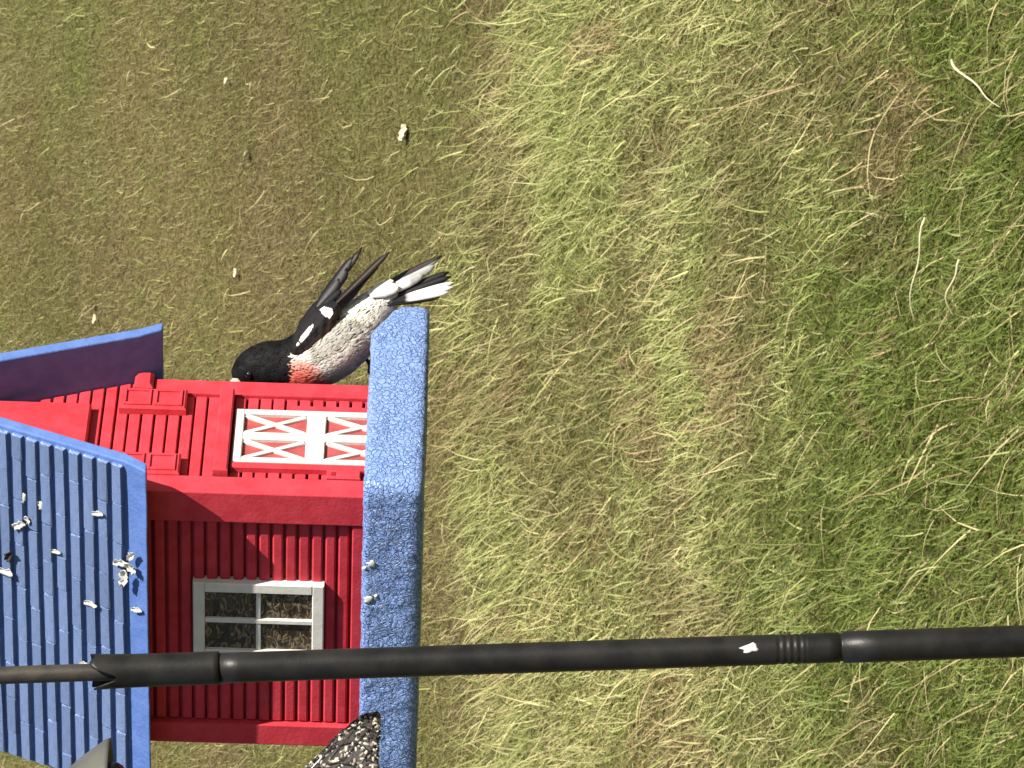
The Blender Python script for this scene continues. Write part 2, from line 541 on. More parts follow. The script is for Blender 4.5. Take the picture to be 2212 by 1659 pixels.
# front wall: backing panel, then every board
zs = [0.008, 0.232] + [0.232 + i * 0.01 for i in range(1, 17)] + [0.40]
V = []; F = []
for i, z in enumerate(zs):
    h = wall_half(z) - 0.0005
    V += [(XC - h, 0.0062, z), (XC + h, 0.0062, z)]
n = len(V)
V += [(a, 0.010, c) for a, b, c in V]
for i in range(len(zs) - 1):
    F.append((2 * i, 2 * i + 1, 2 * i + 3, 2 * i + 2)); F.append((n + 2 * i + 1, n + 2 * i, n + 2 * i + 2, n + 2 * i + 3))
    F.append((2 * i, 2 * i + 2, n + 2 * i + 2, n + 2 * i)); F.append((2 * i + 3, 2 * i + 1, n + 2 * i + 1, n + 2 * i + 3))
front = obj('front_wall', mesh('front_wall', V, F), RED_DEEP, barn)
k = 0
z = 0.010
while z < 0.385:
    z1 = z + PITCHB - 0.0018 + random.uniform(-0.0004, 0.0004)
    h = wall_half(z1) - 0.001
    x0, x1 = XC - h, XC + h
    if z < 0.225: x0, x1 = 0.0185, W - 0.0165
    y0 = random.uniform(-0.0003, 0.0004)
    if x1 - x0 > 0.01:
        obj('board', mesh('board', *cbox(x0, x1, y0, 0.0061, z, z1, 0.0007)), RED, front)
    z += PITCHB

# side (window) wall
v, f = box(0.0045, 0.010, 0.011, L - 0.0045, 0.008, 0.236)
side = obj('side_wall', mesh('side_wall', v, f), RED_DEEP, barn)
z = 0.060
while z < 0.225:
    z1 = z + PITCHB - 0.0022
    a = random.uniform(-0.0004, 0.0004)
    me = mesh('board', *cbox(a, 0.0044, 0.0262, L - 0.0175, z, z1, 0.0014, '-x'))
    obj('board', me, RED, side)
    z += PITCHB
obj('bottom_rail', mesh('bottom_rail', *cbox(-0.0035, 0.0044, 0.0262, L - 0.0175, 0.010, 0.0575, 0.001, '-x')), RED, side)
# far walls
v, f = box(W - 0.010, W - 0.0005, 0.011, L - 0.011, 0.008, 0.236)
obj('far_side_wall', mesh('far_side_wall', v, f), RED, barn)
V = []; F = []
for z in zs:
    h = wall_half(z) - 0.0005
    V += [(XC - h, L - 0.0005, z), (XC + h, L - 0.0005, z)]
n = len(V); V += [(a, L - 0.008, c) for a, b, c in V]
for i in range(len(zs) - 1):
    F.append((2 * i + 1, 2 * i, 2 * i + 2, 2 * i + 3)); F.append((n + 2 * i, n + 2 * i + 1, n + 2 * i + 3, n + 2 * i + 2))
    F.append((2 * i + 2, 2 * i, n + 2 * i, n + 2 * i + 2)); F.append((2 * i + 1, 2 * i + 3, n + 2 * i + 3, n + 2 * i + 1))
obj('back_wall', mesh('back_wall', V, F), RED, barn)


def lpost(x, y, sx, sy, ax, ay, t, z0, z1):
    """L-shaped corner board: leg ax along x, leg ay along y, thickness t proud of the corner (x, y)"""
    P = [(x - sx * t, y - sy * t), (x + sx * ax, y - sy * t), (x + sx * ax, y + sy * 0.0043), (x + sx * 0.0043, y + sy * 0.0043),
         (x + sx * 0.0043, y + sy * ay), (x - sx * t, y + sy * ay)]
    if sx * sy < 0: P = P[::-1]
    V = [(a, b, z0) for a, b in P] + [(a, b, z1) for a, b in P]
    F = [tuple(range(5, -1, -1)), tuple(range(6, 12))]
    for i in range(6):
        j = (i + 1) % 6
        F.append((i, j, 6 + j, 6 + i))
    me = mesh('corner_post', V, F)
    o = obj('corner_post', me, RED, barn)
    b = o.modifiers.new('bevel', 'BEVEL'); b.width = 0.0011; b.segments = 2; b.limit_method = 'ANGLE'
    return o


lpost(0, 0, 1, 1, 0.018, 0.0258, 0.0048, 0.010, 0.233)
lpost(W, 0, -1, 1, 0.016, 0.016, 0.0030, 0.010, 0.230)
lpost(0, L, 1, -1, 0.017, 0.017, 0.0048, 0.010, 0.233)
lpost(W, L, -1, -1, 0.017, 0.017, 0.0030, 0.010, 0.230)

# window
WY0, WY1, WZ0, WZ1 = 0.0885, 0.1690, 0.0800, 0.1890
win = obj('window', mesh('window', *box(-0.0012, 0.0040, WY0 + 0.004, WY1 - 0.004, WZ0 + 0.004, WZ1 - 0.004)), WHITE, barn)
FWD = 0.0098
for nm, a in (('frame', (WY0, WY1, WZ1 - FWD, WZ1)), ('frame', (WY0, WY1, WZ0, WZ0 + FWD)),
              ('frame', (WY0, WY0 + FWD, WZ0 + FWD, WZ1 - FWD)), ('frame', (WY1 - FWD, WY1, WZ0 + FWD, WZ1 - FWD))):
    obj(nm, mesh(nm, *cbox(-0.0062, 0.0042, a[0], a[1], a[2], a[3], 0.0009, '-x')), WHITE, win)
cy, cz = (WY0 + WY1) / 2, (WZ0 + WZ1) / 2
obj('muntin', mesh('muntin', *cbox(-0.0050, -0.0013, cy - 0.0024, cy + 0.0024, WZ0 + FWD, WZ1 - FWD, 0.0007, '-x')), WHITE, win)
for y0, y1 in ((WY0 + FWD, cy - 0.0024), (cy + 0.0024, WY1 - FWD)):
    obj('muntin', mesh('muntin', *cbox(-0.0044, -0.0013, y0, y1, cz - 0.0020, cz + 0.0020, 0.0007, '-x')), WHITE, win)
    for z0, z1 in ((WZ0 + FWD, cz - 0.0020), (cz + 0.0020, WZ1 - FWD)):
        obj('pane', mesh('pane', *box(-0.0024, -0.0013, y0, y1, z0, z1)), GLASS, win)

# white crossbuck doors
DX0, DX1, DZ0, DZ1 = 0.0390, 0.1125, 0.016, 0.1590
door = obj('barn_door', mesh('barn_door', *box(DX0 + 0.002, DX1 - 0.002, -0.0016, 0.0044, DZ0 + 0.002, DZ1 - 0.002)), DOORRED, barn)
ST = 0.0065; MID = (DX0 + DX1) / 2; CS = 0.0050


def slat(name, a, b, c, d, y0=-0.0054, y1=-0.0017):
    return obj(name, mesh(name, *cbox(a, b, y0, y1, c, d, 0.0008)), WHITE, door)


slat('rail', DX0, DX1, DZ1 - 0.0075, DZ1)
slat('rail', DX0, DX1, DZ0, DZ0 + 0.0075)
slat('stile', DX0, DX0 + ST, DZ0 + 0.0075, DZ1 - 0.0075)
slat('stile', DX1 - ST, DX1, DZ0 + 0.0075, DZ1 - 0.0075)
slat('stile', MID - CS, MID + CS, DZ0 + 0.0075, DZ1 - 0.0075, -0.0052)
rowz = [(0.0990, DZ1 - 0.0075), (DZ0 + 0.0075, 0.0830)]
for a, b in ((DX0 + ST, MID - CS), (MID + CS, DX1 - ST)):
    slat('rail', a, b, 0.0830, 0.0990, -0.0050)
    for c, d in rowz:
        cx, cz_ = (a + b) / 2, (c + d) / 2
        ln = math.hypot(b - a, d - c); ang = math.atan2(d - c, b - a)
        for sgn, yy in ((1, -0.0045), (-1, -0.0041)):
            vv, ff = cbox(-ln / 2 + 0.0016, ln / 2 - 0.0016, yy, -0.0017, -0.0020, 0.0020, 0.0006)
            ca, sa = math.cos(ang * sgn), math.sin(ang * sgn)
            vv = [(cx + p[0] * ca - p[2] * sa, p[1], cz_ + p[0] * sa + p[2] * ca) for p in vv]
            obj('cross_brace', mesh('cross_brace', vv, ff), WHITE, door)


def redpart(name, a, b, y0, c, d, ch=0.001, m=RED, parent=barn):
    return obj(name, mesh(name, *cbox(a, b, y0, 0.0002, c, d, ch)), m, parent)


redpart('header_beam', 0.0200, 0.1340, -0.0105, 0.1615, 0.1735, 0.0012)
redpart('door_casing', 0.0305, 0.0375, -0.0058, 0.016, 0.1600)
redpart('door_casing', 0.1140, 0.1200, -0.0050, 0.016, 0.1130)
lt = redpart('latch', 0.0190, 0.0300, -0.0060, 0.052, 0.080)
redpart('painted_latch_hole', 0.0215, 0.0265, -0.0064, 0.0725, 0.0765, 0.0002, RED_DEEP, lt)  # raised plate, no opening; the hole's shade is painted as deeper red
for a, b in ((0.0170, 0.0450), (0.1070, 0.1350)):
    s = redpart('shutter', a, b, -0.0075, 0.2010, 0.2570, 0.0015)
    for c, d in ((0.2045, 0.2275), (0.2305, 0.2535)):
        for g in ((a + 0.003, b - 0.003, c, c + 0.0022), (a + 0.003, b - 0.003, d - 0.0022, d),
                  (a + 0.003, a + 0.0055, c + 0.0022, d - 0.0022), (b - 0.0055, b - 0.003, c + 0.0022, d - 0.0022)):
            obj('panel_molding', mesh('panel_molding', *cbox(g[0], g[1], -0.0092, -0.0076, g[2], g[3], 0.0004)), RED, s)
redpart('loft_door', 0.0420, 0.1100, -0.0085, 0.2800, 0.3650, 0.0015)
# little bracket under the right eave
v, f = cbox(W - 0.015, W + 0.006, -0.009, 0.006, 0.2305, 0.2465, 0.003)
obj('bracket', mesh('bracket', v, f), RED, barn)

# roof shell
OY0, OY1 = -O, L + O
PROF_R = [(PROF[0][0] - 0.012, PROF[0][1]), (PROF[1][0] - 0.008, PROF[1][1])] + PROF[2:]      # the right eave is narrower
outer = [(XC - a, z) for a, z in PROF] + [(XC + a, z) for a, z in PROF_R[-2::-1]]
inner = [(XC - (a - TH), z) for a, z in PROF[:-1]] + [(XC, PROF[-1][1] - TH * 1.2)] + [(XC + (a - TH), z) for a, z in PROF_R[-2::-1]]
ny = 40
V = []; F = []
P = outer + inner[::-1]
np_ = len(P)
for j in range(ny + 1):
    y = OY0 + (OY1 - OY0) * j / ny
    for (a, z) in P:
        wob = 0.0005 * mnoise.noise(Vector((a * 60, y * 60, z * 60)))
        V.append((a + wob, y + (0.0010 * mnoise.noise(Vector((a * 90, 3, z * 90))) if j in (0, ny) else 0), z + wob))
for j in range(ny):
    for i in range(np_):
        i2 = (i + 1) % np_
        F.append((j * np_ + i, j * np_ + i2, (j + 1) * np_ + i2, (j + 1) * np_ + i))
no = len(outer)
for j, flip in ((0, False), (ny, True)):
    for i in range(no - 1):
        q = (j * np_ + i, j * np_ + np_ - 1 - i, j * np_ + np_ - 2 - i, j * np_ + i + 1)
        F.append(q[::-1] if flip else q)
roof = obj('roof', mesh('roof', V, F), ROOFB, barn)
bv = roof.modifiers.new('bevel', 'BEVEL'); bv.width = 0.0013; bv.segments = 2; bv.limit_method = 'ANGLE'; bv.angle_limit = math.radians(40)

# shingles: local x along the ridge, local z up the slope, local -y outward
shingle_meshes = []
for k in range(5):
    r = random.Random(k)
    v, f = cbox(-0.5, 0.5, -0.0044, 0.0006, 0.0, 0.0096, 0.0008)
    v = [(a * 0.958 + r.uniform(-0.013, 0.013), b + (0.0007 if c > 0.005 else 0) + r.uniform(-0.0003, 0.0003), c + r.uniform(-0.0005, 0.0005)) for a, b, c in v]
    me = mesh('shingle', v, f); me.materials.append(SHING)
    shingle_meshes.append(me)
(ax, az_), (bx, bz) = PROF[1], PROF[2]
slope_len = math.hypot(ax - bx, bz - az_)
sd = Vector((ax - bx, 0, bz - az_)).normalized()          # left slope, going up (towards the centre = +x)
course = 0.01310
ncourse = int(slope_len / course)
for side_sign in (-1, 1):
    ax = (PROF if side_sign < 0 else PROF_R)[1][0]
    sd = Vector((ax - bx, 0, bz - az_)).normalized()
    up_ = Vector((sd.x * -side_sign, 0, sd.z))
    out = Vector((side_sign * sd.z, 0, sd.x))
    along = Vector((0, 1, 0))
    for c in range(ncourse):
        base = Vector((XC + side_sign * ax, 0, az_)) + up_ * (c * course + 0.0012) + out * 0.0002
        y = OY0 + 0.004 - (0.02 if c % 2 else 0.0)
        y = OY0 + 0.0035
        first = True
        while y < OY1 - 0.004:
            wd = random.uniform(0.034, 0.056)
            if first: wd *= random.uniform(0.35, 1.0); first = False
            if OY1 - 0.0035 - (y + wd) < 0.012: wd = OY1 - 0.0035 - y
            o = obj('shingle', random.choice(shingle_meshes), SHING, roof)
            xaxis = along if side_sign > 0 else along
            tilt = random.uniform(-0.008, 0.008)
            X_ = (xaxis + up_ * tilt).normalized()
            Y_ = -out
            Z_ = X_.cross(Y_)
            if Z_.dot(up_) < 0:
                X_ = -X_; Z_ = X_.cross(Y_)
            mm = Matrix((X_ * wd, Y_, Z_)).transposed().to_4x4()
            mm.translation = base + along * (y + wd / 2) + out * random.uniform(-0.0002, 0.0003)
            o.matrix_local = mm
            y += wd
ax = PROF[1][0]; sd = Vector((ax - bx, 0, bz - az_)).normalized()
v, f = tube([(XC, OY0 + 0.002, 0.4265), (XC, OY1 - 0.002, 0.4265)], 0.006, 10)
obj('ridge_cap', mesh('ridge_cap', v, f, True), ROOFB, roof)
# hanging wire up to the hook
RID = BARN_M @ Vector((XC, L / 2, 0.424))
HOOK = Vector((RID.x, RID.y, RID.z + 0.30))
iv = BARN_M.inverted()
v, f = tube([iv @ RID, iv @ (HOOK + Vector((0, 0, 0.004)))], 0.0014, 6)
obj('hanging_wire', mesh('hanging_wire', v, f), PIPE2, barn)

# tray: a rough-cast pan with a raised rim
x0, x1, y0, y1 = -M, W + M, -M, L + M
RC = 0.012
path = []


def seg(p, q, n):
    for i in range(n):
        f_ = i / n
        path.append((p[0] + (q[0] - p[0]) * f_, p[1] + (q[1] - p[1]) * f_))


def arc(c, a0, a1, n):
    for i in range(n):
        a = a0 + (a1 - a0) * i / n
        path.append((c[0] + RC * math.cos(a), c[1] + RC * math.sin(a)))


H = math.pi / 2
seg((x0 + RC, y0), (x1 - RC, y0), 110); arc((x1 - RC, y0 + RC), -H, 0, 8)
seg((x1, y0 + RC), (x1, y1 - RC), 110); arc((x1 - RC, y1 - RC), 0, H, 8)
seg((x1 - RC, y1), (x0 + RC, y1), 80); arc((x0 + RC, y1 - RC), H, 2 * H, 8)
seg((x0, y1 - RC), (x0, y0 + RC), 160); arc((x0 + RC, y0 + RC), 2 * H, 3 * H, 8)
npth = len(path)
cxm, cym = (x0 + x1) / 2, (y0 + y1) / 2
prof = [(0.0030, 0.0), (0.0008, 0.004), (0, 0.010)] + [(0, 0.010 + 0.034 * i / 16) for i in range(1, 17)] + \
       [(0.0015, 0.0465), (0.005, 0.0480), (0.009, 0.0478), (0.0118, 0.0455), (0.0125, 0.040), (0.013, 0.025), (0.015, 0.012)]


def top_scale(px, py):
    # the rim dips at the front right corner where birds land
    d = 0.0
    if py < 0.0:
        d = max(d, 0.023 * min(1, max(0, (px - (x1 - 0.044)) / 0.042)))
    if px > x1 - RC - 0.001:
        d = max(d, 0.023 * min(1, max(0, 1 - (py - (y0 + 0.006)) / 0.03)))
    return (HR - d) / HR


V = []; F = []
for (px, py) in path:
    # inward direction towards the rounded-rectangle core
    ix = min(max(px, x0 + RC), x1 - RC); iy = min(max(py, y0 + RC), y1 - RC)
    dv = Vector((ix - px, iy - py, 0))
    dv = dv.normalized() if dv.length > 1e-9 else Vector((0, 0, 0))
    ts = top_scale(px, py)
    for ins, z in prof:
        zz = 0.010 + (z - 0.010) * (HR * ts - 0.010) / (HR - 0.010) if z > 0.010 else z
        p = Vector((px, py, zz)) + dv * ins
        q = p * 95
        dsp = 0.00085 * mnoise.noise(q) + 0.0005 * mnoise.noise(q * 2.7)
        p += (-dv if ins < 0.003 else Vector((0, 0, 1)) if ins < 0.011 else dv) * dsp
        V.append(p)
nprof = len(prof)
for i in range(npth):
    i2 = (i + 1) % npth
    for j in range(nprof - 1):
        F.append((i * nprof + j, i2 * nprof + j, i2 * nprof + j + 1, i * nprof + j + 1))
F.append(tuple((npth - 1 - i) * nprof for i in range(npth)))
F.append(tuple(i * nprof + nprof - 1 for i in range(npth)))
obj('tray', mesh('tray', V, F, True), TRAY, barn)

# ------------------------------------------------------------------ petals and droppings
Bi = BARN_M.inverted()


def hit_plane(X, Y, p0, n):
    """barn-local point where the sight line meets a plane of the feeder"""
    o = Bi @ CAMP; d = (Bi @ at(X, Y, 1.0)) - o
    t = (p0 - o).dot(n) / d.dot(n)
    return o + d * t


def petal(size, curl, seed, thick=0.0003):
    r = random.Random(seed); V = []; F = []
    n, m = 9, 5
    wob = [r.uniform(-0.22, 0.22) for _ in range(n)]; wid = [1 + r.uniform(-0.35, 0.25) for _ in range(n)]
    for s in (1, -1):
        for i in range(n):
            u = i / (n - 1)
            hw = size * 0.26 * math.sin(math.pi * (0.06 + 0.86 * u)) ** 0.6 * wid[i]
            for j in range(m):
                v_ = j / (m - 1) * 2 - 1
                V.append(((u - 0.5) * size, v_ * hw + wob[i] * size * 0.35, size * curl * 0.6 * (v_ * v_ * 0.35 + (u - 0.4) ** 2 + 0.25 * wob[i]) + s * thick * 0.5))
    g = n * m
    for i in range(n - 1):
        for j in range(m - 1):
            a = i * m + j
            F.append((a, a + m, a + m + 1, a + 1)); F.append((g + a, g + a + 1, g + a + m + 1, g + a + m))
    edge = [j for j in range(m)] + [i * m + m - 1 for i in range(1, n)] + [(n - 1) * m + j for j in range(m - 2, -1, -1)] + [i * m for i in range(n - 2, 0, -1)]
    for a, b in zip(edge, edge[1:] + edge[:1]): F.append((a, b, g + b, g + a))
    return mesh('petal', V, F, True)


nL = Vector((-sd.z, 0, sd.x)); pL = Vector((XC - ax, 0, az_)) + nL * 0.0046
R3 = BARN_R.to_3x3()


def put_on(o, loc, n, ang, lift=0.0):
    n = n.normalized(); t = n.cross(Vector((0, 1, 0.2))).normalized(); b = n.cross(t)
    u = t * math.cos(ang) + b * math.sin(ang); v_ = n.cross(u)
    mw = BARN_M @ (Matrix.Translation(loc + n * lift) @ Matrix((u, v_, n)).transposed().to_4x4())
    o.matrix_world = mw


for i, (X, Y, sz, ang, curl, lab) in enumerate([
        (212, 1108, 0.0105, 0.5, 0.5, 'curled white petal with a tan tip on the open middle of the shingled roof'),
        (42, 1133, 0.014, 0.9, 0.5, 'long white petal below the thin dropping streak on the roof'),
        (60, 1122, 0.008, 2.1, 0.6, 'small white petal overlapping the long petal below the dropping streak'),
        (122, 1191, 0.0085, 0.3, 0.4, 'short plump white petal level with the dark husk on the roof'),
        (12, 1232, 0.016, 0.1, 0.5, 'broad white petal just beside the dark seed husk'),
        (197, 1304, 0.0125, 0.2, 0.4, 'white petal on the shingles between the eave cluster and the pole'),
        (296, 1316, 0.0105, 0.4, 0.5, 'small white petal on the bare blue eave edge')]):
    o = obj('petal', petal(sz, curl, i), PETAL, label=lab, cat='petal', group='loose petals on the roof')
    put_on(o, hit_plane(X, Y, pL, nL), nL, ang)
for i, (X, Y, sz, ang, curl) in enumerate([(262, 1214, 0.0135, 0.5, 0.7), (286, 1198, 0.0125, 1.2, 0.8), (285, 1222, 0.0130, 2.4, 0.8), (272, 1243, 0.0180, 1.75, 0.5)]):
    o = obj('petal', petal(sz, curl, 20 + i), PETAL, label='white petal in the cluster at the eave of the blue roof', cat='petal', group='petal cluster at the eave')
    put_on(o, hit_plane(X, Y, pL, nL), nL, ang, 0.0008 * i)
o = obj('petal', petal(0.009, 0.4, 40), PETAL, label='white petal on the shingles beside the black pole', cat='petal')
put_on(o, hit_plane(182, 1433, pL, nL), nL, 0.4)
o = obj('seed_husk', petal(0.013, 0.9, 41), mat('dark_husk', (0.03, 0.025, 0.03), 0.7, (0.06, 0.045, 0.04), 200),
        label='dark curled seed husk on the blue shingles', cat='husk')
put_on(o, hit_plane(22, 1198, pL, nL), nL, 1.2)


def blot(r, seed, ax_=1.0):
    rr = random.Random(seed); n = 14; V = [(0, 0, 0.0005)]; F = []
    for k, (f_, h) in enumerate(((0.6, 0.0004), (1.0, 0.0001), (1.0, -0.0012))):
        rd = [rr.uniform(0.55, 1.25) for i in range(n)] if k == 0 else rd
        for i in range(n):
            a = 2 * math.pi * i / n
            V.append((math.cos(a) * r * f_ * rd[i] * ax_, math.sin(a) * r * f_ * rd[i], h))
    for i in range(n):
        j = (i + 1) % n
        F.append((0, 1 + i, 1 + j))
        for k in range(2):
            F.append((1 + k * n + i, 1 + (k + 1) * n + i, 1 + (k + 1) * n + j, 1 + k * n + j))
    return mesh('dropping', V, F, True)


nT = Vector((-1, 0, 0)); pT = Vector((-M - 0.0007, 0, 0))
for i, (X, Y, r, e) in enumerate([(802, 1218, 0.0032, 1.2), (788, 1228, 0.0018, 1.0), (796, 1296, 0.0030, 1.3), (812, 1288, 0.0016, 1.0)]):
    o = obj('bird_dropping', blot(r, i + 3, e), DROP, label='white bird dropping splashed on the side of the blue tray', cat='dropping', group='droppings on the tray')
    put_on(o, hit_plane(X, Y, pT, nT), nT, 0.3 * i)
for i, (X, Y, r, e) in enumerate([(50, 1077, 0.0028, 2.2), (74, 1086, 0.0030, 2.4), (88, 1092, 0.0024, 2.0)]):
    o = obj('bird_dropping', blot(r, i + 13, e), DROP, label='thin white dropping streak across the upper shingles', cat='dropping', group='dropping streak on the roof')
    put_on(o, hit_plane(X, Y, pL - nL * 0.0008, nL), nL, 1.55)

# ------------------------------------------------------------------ pole
PD = 3.75
top = at(0, 1459, PD); bot = at(2212, 1385, PD)
pd = (bot - top).normalized()
gz = 0.0
pb = top + pd * ((top.z + 0.05) / -pd.z)
pole = empty('feeder_pole', Vector((pb.x, pb.y, 0)), 'tall black metal pole standing in front of the barn feeder', 'pole')
PO = Vector((pb.x, pb.y, 0))


def pp(X):      # point on the pole axis
    t = X / 2212.0
    return top + (bot - top) * t - PO


def ppart(name, geo, m, smooth=True, parent=pole):
    me = mesh(name, geo[0], geo[1], smooth)
    return obj(name, me, m, parent)


R1 = 0.01175
pts = [pp(468)]; rad = [R1]
for X in range(520, 1660, 60): pts.append(pp(X)); rad.append(R1)
for X in np.arange(1664, 1760, 3.0):
    pts.append(pp(X)); rad.append(R1 + (0.00035 * math.cos((X - 1675) / 15.0 * 2 * math.pi) - 0.0003 if 1675 < X < 1740 else 0))
for X, r in ((1790, R1), (1812, R1), (1814, R1 - 0.0009), (1820, R1 - 0.0009), (1822, R1 + 0.0006), (1900, R1 + 0.0006)):
    pts.append(pp(X)); rad.append(r)
pts.append(pb - PO); rad.append(R1 + 0.0006)
ppart('lower_pipe', tube(pts, rad, 28), PIPE)
# slit sleeve where the thin rod enters
ns = 30
sleeve_v = []; sleeve_f = []
side_v = RT; frontv = (RT.cross(pd)).normalized()
rows_ = [pp(X) for X in np.linspace(196, 474, 24)]
side_v = (side_v - pd * side_v.dot(pd)).normalized(); frontv = pd.cross(side_v).normalized()
if frontv.y > 0: frontv = -frontv
for i, p in enumerate(rows_):
    f_ = i / 23
    rr = R1 + 0.0006 + (0.0012 * (1 - f_) ** 4)
    for k in range(ns):
        a = 2 * math.pi * k / (ns - 1) * 0.86 + math.radians(212)     # open slit on the camera-left side
        cut = 0.0
        if i < 8:                        # torn mouth with a deep notch
            cut = (0.021 * math.exp(-((a - math.radians(468)) / 0.42) ** 2) + 0.004 * max(0, math.sin(a * 3.0 + 0.4))) * (1 - i / 8)
        for s in (0,):
            sleeve_v.append(p + pd * cut + (side_v * math.cos(a) + frontv * math.sin(a)) * rr)
for i in range(23):
    for k in range(ns - 1):
        sleeve_f.append((i * ns + k, i * ns + k + 1, (i + 1) * ns + k + 1, (i + 1) * ns + k))
slv = ppart('sleeve', (sleeve_v, sleeve_f), PIPE)
sm = slv.modifiers.new('thickness', 'SOLIDIFY'); sm.thickness = 0.0014; sm.offset = 0
# thin upper rod and hook arms above the picture
HKL = HOOK - PO
rodtop = pp(0) + Vector((0, 0, 0.22)) + (pp(0) - pp(400)).normalized() * 0.0
up_dir = (pp(0) - pp(400)).normalized()
rod = [pp(500), pp(240), pp(0), pp(0) + up_dir * 0.18]
a0 = rod[-1]; ctrl = a0 + up_dir * 0.42; end = HKL + Vector((0, 0, 0.0))
for i in range(1, 17):
    t = i / 16
    rod.append(a0 * (1 - t) ** 3 + (a0 + up_dir * 0.20) * 3 * t * (1 - t) ** 2 + (end + Vector((0, 0, 0.20))) * 3 * t * t * (1 - t) + end * t ** 3)
rod.append(end + (end - a0).normalized() * 0.02 + Vector((0, 0, 0.012)))
ppart('upper_rod', tube(rod, [0.0068] * 4 + [0.0045] * 17, 18), PIPE2)
# left arm
LF = at(238, 1742, 3.80); LH = Vector((LF.x, LF.y, LF.z + 0.42)) - PO
arm = []
s0 = a0 - up_dir * 0.01
for i in range(17):
    t = i / 16
    arm.append(s0 * (1 - t) ** 3 + (s0 + up_dir * 0.16) * 3 * t * (1 - t) ** 2 + (LH + Vector((0, 0, 0.16))) * 3 * t * t * (1 - t) + LH * t ** 3)
arm.append(LH + Vector((-0.02, 0, 0.012)))
ppart('hook_arm', tube(arm, 0.0042, 14), PIPE2)
# white dropping on the pole
o = obj('bird_dropping', blot(0.0042, 31, 2.0), DROP, label='white bird dropping on the black pole above its grooves', cat='dropping')
pn = (frontv * 0.97 + side_v * 0.22).normalized()
u = pd; v_ = pn.cross(u).normalized()
mm = Matrix((u, v_, pn)).transposed().to_4x4(); mm.translation = pp(1620) + PO + pn * (R1 + 0.0001)
o.matrix_world = mm

# ------------------------------------------------------------------ second feeder hanging at the left
hf = empty('hanging_seed_feeder', LF - Vector((0, 0, 0.235)), 'hanging feeder with grey cone cap and dark speckled seed mound, beside the pole', 'bird feeder')
HO = LF - Vector((0, 0, 0.235))


def lathe(profile, n=40, cx=0, cyy=0):
    V = []; F = []
    for r, z in profile:
        for k in range(n):
            a = 2 * math.pi * k / n
            V.append((cx + r * math.cos(a), cyy + r * math.sin(a), z))
    for i in range(len(profile) - 1):
        for k in range(n):
            k2 = (k + 1) % n
            F.append((i * n + k, i * n + k2, (i + 1) * n + k2, (i + 1) * n + k))
    return V, F


def lz(X): return (at(X, 1742, 3.8) - HO).z


CAPM = mat('grey_cap', (0.085, 0.092, 0.085), 0.5, (0.115, 0.115, 0.10), 40, 0.2, 200, 0.0008)
capp = [(0.003, lz(28)), (0.010, lz(34)), (0.0225, lz(124)), (0.040, lz(180)), (0.0525, lz(228)), (0.0535, lz(238)), (0.0515, lz(239)), (0.038, lz(188)), (0.006, lz(60))]
v, f = lathe(capp); obj('cone_cap', mesh('cone_cap', v, f, True), CAPM, hf)
blk = mat('black_plastic', (0.012, 0.012, 0.013), 0.35)
tor = [(0.0265 + 0.0085 * math.cos(a), lz(241) + 0.011 * math.sin(a)) for a in np.linspace(-math.pi, math.pi, 15)]
v, f = lathe(tor); obj('collar', mesh('collar', v, f, True), blk, hf)
v, f = lathe([(0.0, lz(180)), (0.024, lz(180)), (0.024, lz(800)), (0.0, lz(800))]); obj('tube', mesh('tube', v, f, True), mat('smoky_tube', (0.05, 0.045, 0.04), 0.25, (0.12, 0.1, 0.08), 150), hf)
mprof = [(0.0245, lz(655)), (0.030, lz(664)), (0.041, lz(696)), (0.053, lz(728)), (0.064, lz(762)), (0.0700, lz(788)), (0.0715, lz(812)), (0.0705, lz(817)), (0.02, lz(818))]
V, F = lathe(mprof, 64)
V = [Vector(p) * (1 + 0.012 * mnoise.noise(Vector(p) * 260)) for p in V]
obj('seed_tray', mesh('seed_tray', V, F, True), mat('dark_mesh', (0.03, 0.026, 0.025), 0.7, (0.06, 0.05, 0.045), 300, 0.8, 400, 0.002), hf)
# seeds pressed against the mesh
V = []; F = []; cols = []
sr = random.Random(5)
ico = [(math.cos(a) * math.cos(b), math.sin(a) * math.cos(b), math.sin(b)) for b in (-0.6, 0.6) for a in np.linspace(0, 2 * math.pi, 6, endpoint=False)] + [(0, 0, -1), (0, 0, 1)]
icf = [(i, (i + 1) % 6, 6 + (i + 1) % 6, 6 + i) for i in range(6)] + [(12, (i + 1) % 6, i) for i in range(6)] + [(13, 6 + i, 6 + (i + 1) % 6) for i in range(6)]
for k in range(1900):
    t = sr.uniform(0.1, 6.8); i = min(int(t), 5) if t < 6 else 6; ff_ = t - i
    (r0, z0), (r1, z1) = mprof[i], mprof[min(i + 1, len(mprof) - 1)]
    r_ = r0 + (r1 - r0) * ff_; zz = z0 + (z1 - z0) * ff_
    a = sr.uniform(0, 2 * math.pi)
    c = Vector((r_ * math.cos(a), r_ * math.sin(a), zz))
    q = Matrix.Rotation(sr.uniform(0, 6.28), 3, (sr.random(), sr.random(), sr.random() + .1))
    sx = sr.uniform(0.0010, 0.0017)
    light = sr.random()
    col = (0.55, 0.52, 0.44) if light < 0.28 else (0.26, 0.23, 0.18) if light < 0.5 else (0.035, 0.03, 0.028)
    jit = sr.uniform(0.7, 1.15)
    n0 = len(V)
    for p in ico:
        V.append(c + q @ Vector((p[0] * sx, p[1] * sx, p[2] * sx * 2.0))); cols.append(tuple(min(1, x * jit) for x in col))
    F += [tuple(n0 + j for j in fc) for fc in icf]
me = mesh('seeds', V, F, True); set_cols(me, cols)
obj('seeds', me, attr_material('seed_mix', 0.55), hf, kind='stuff')
parts_ = []
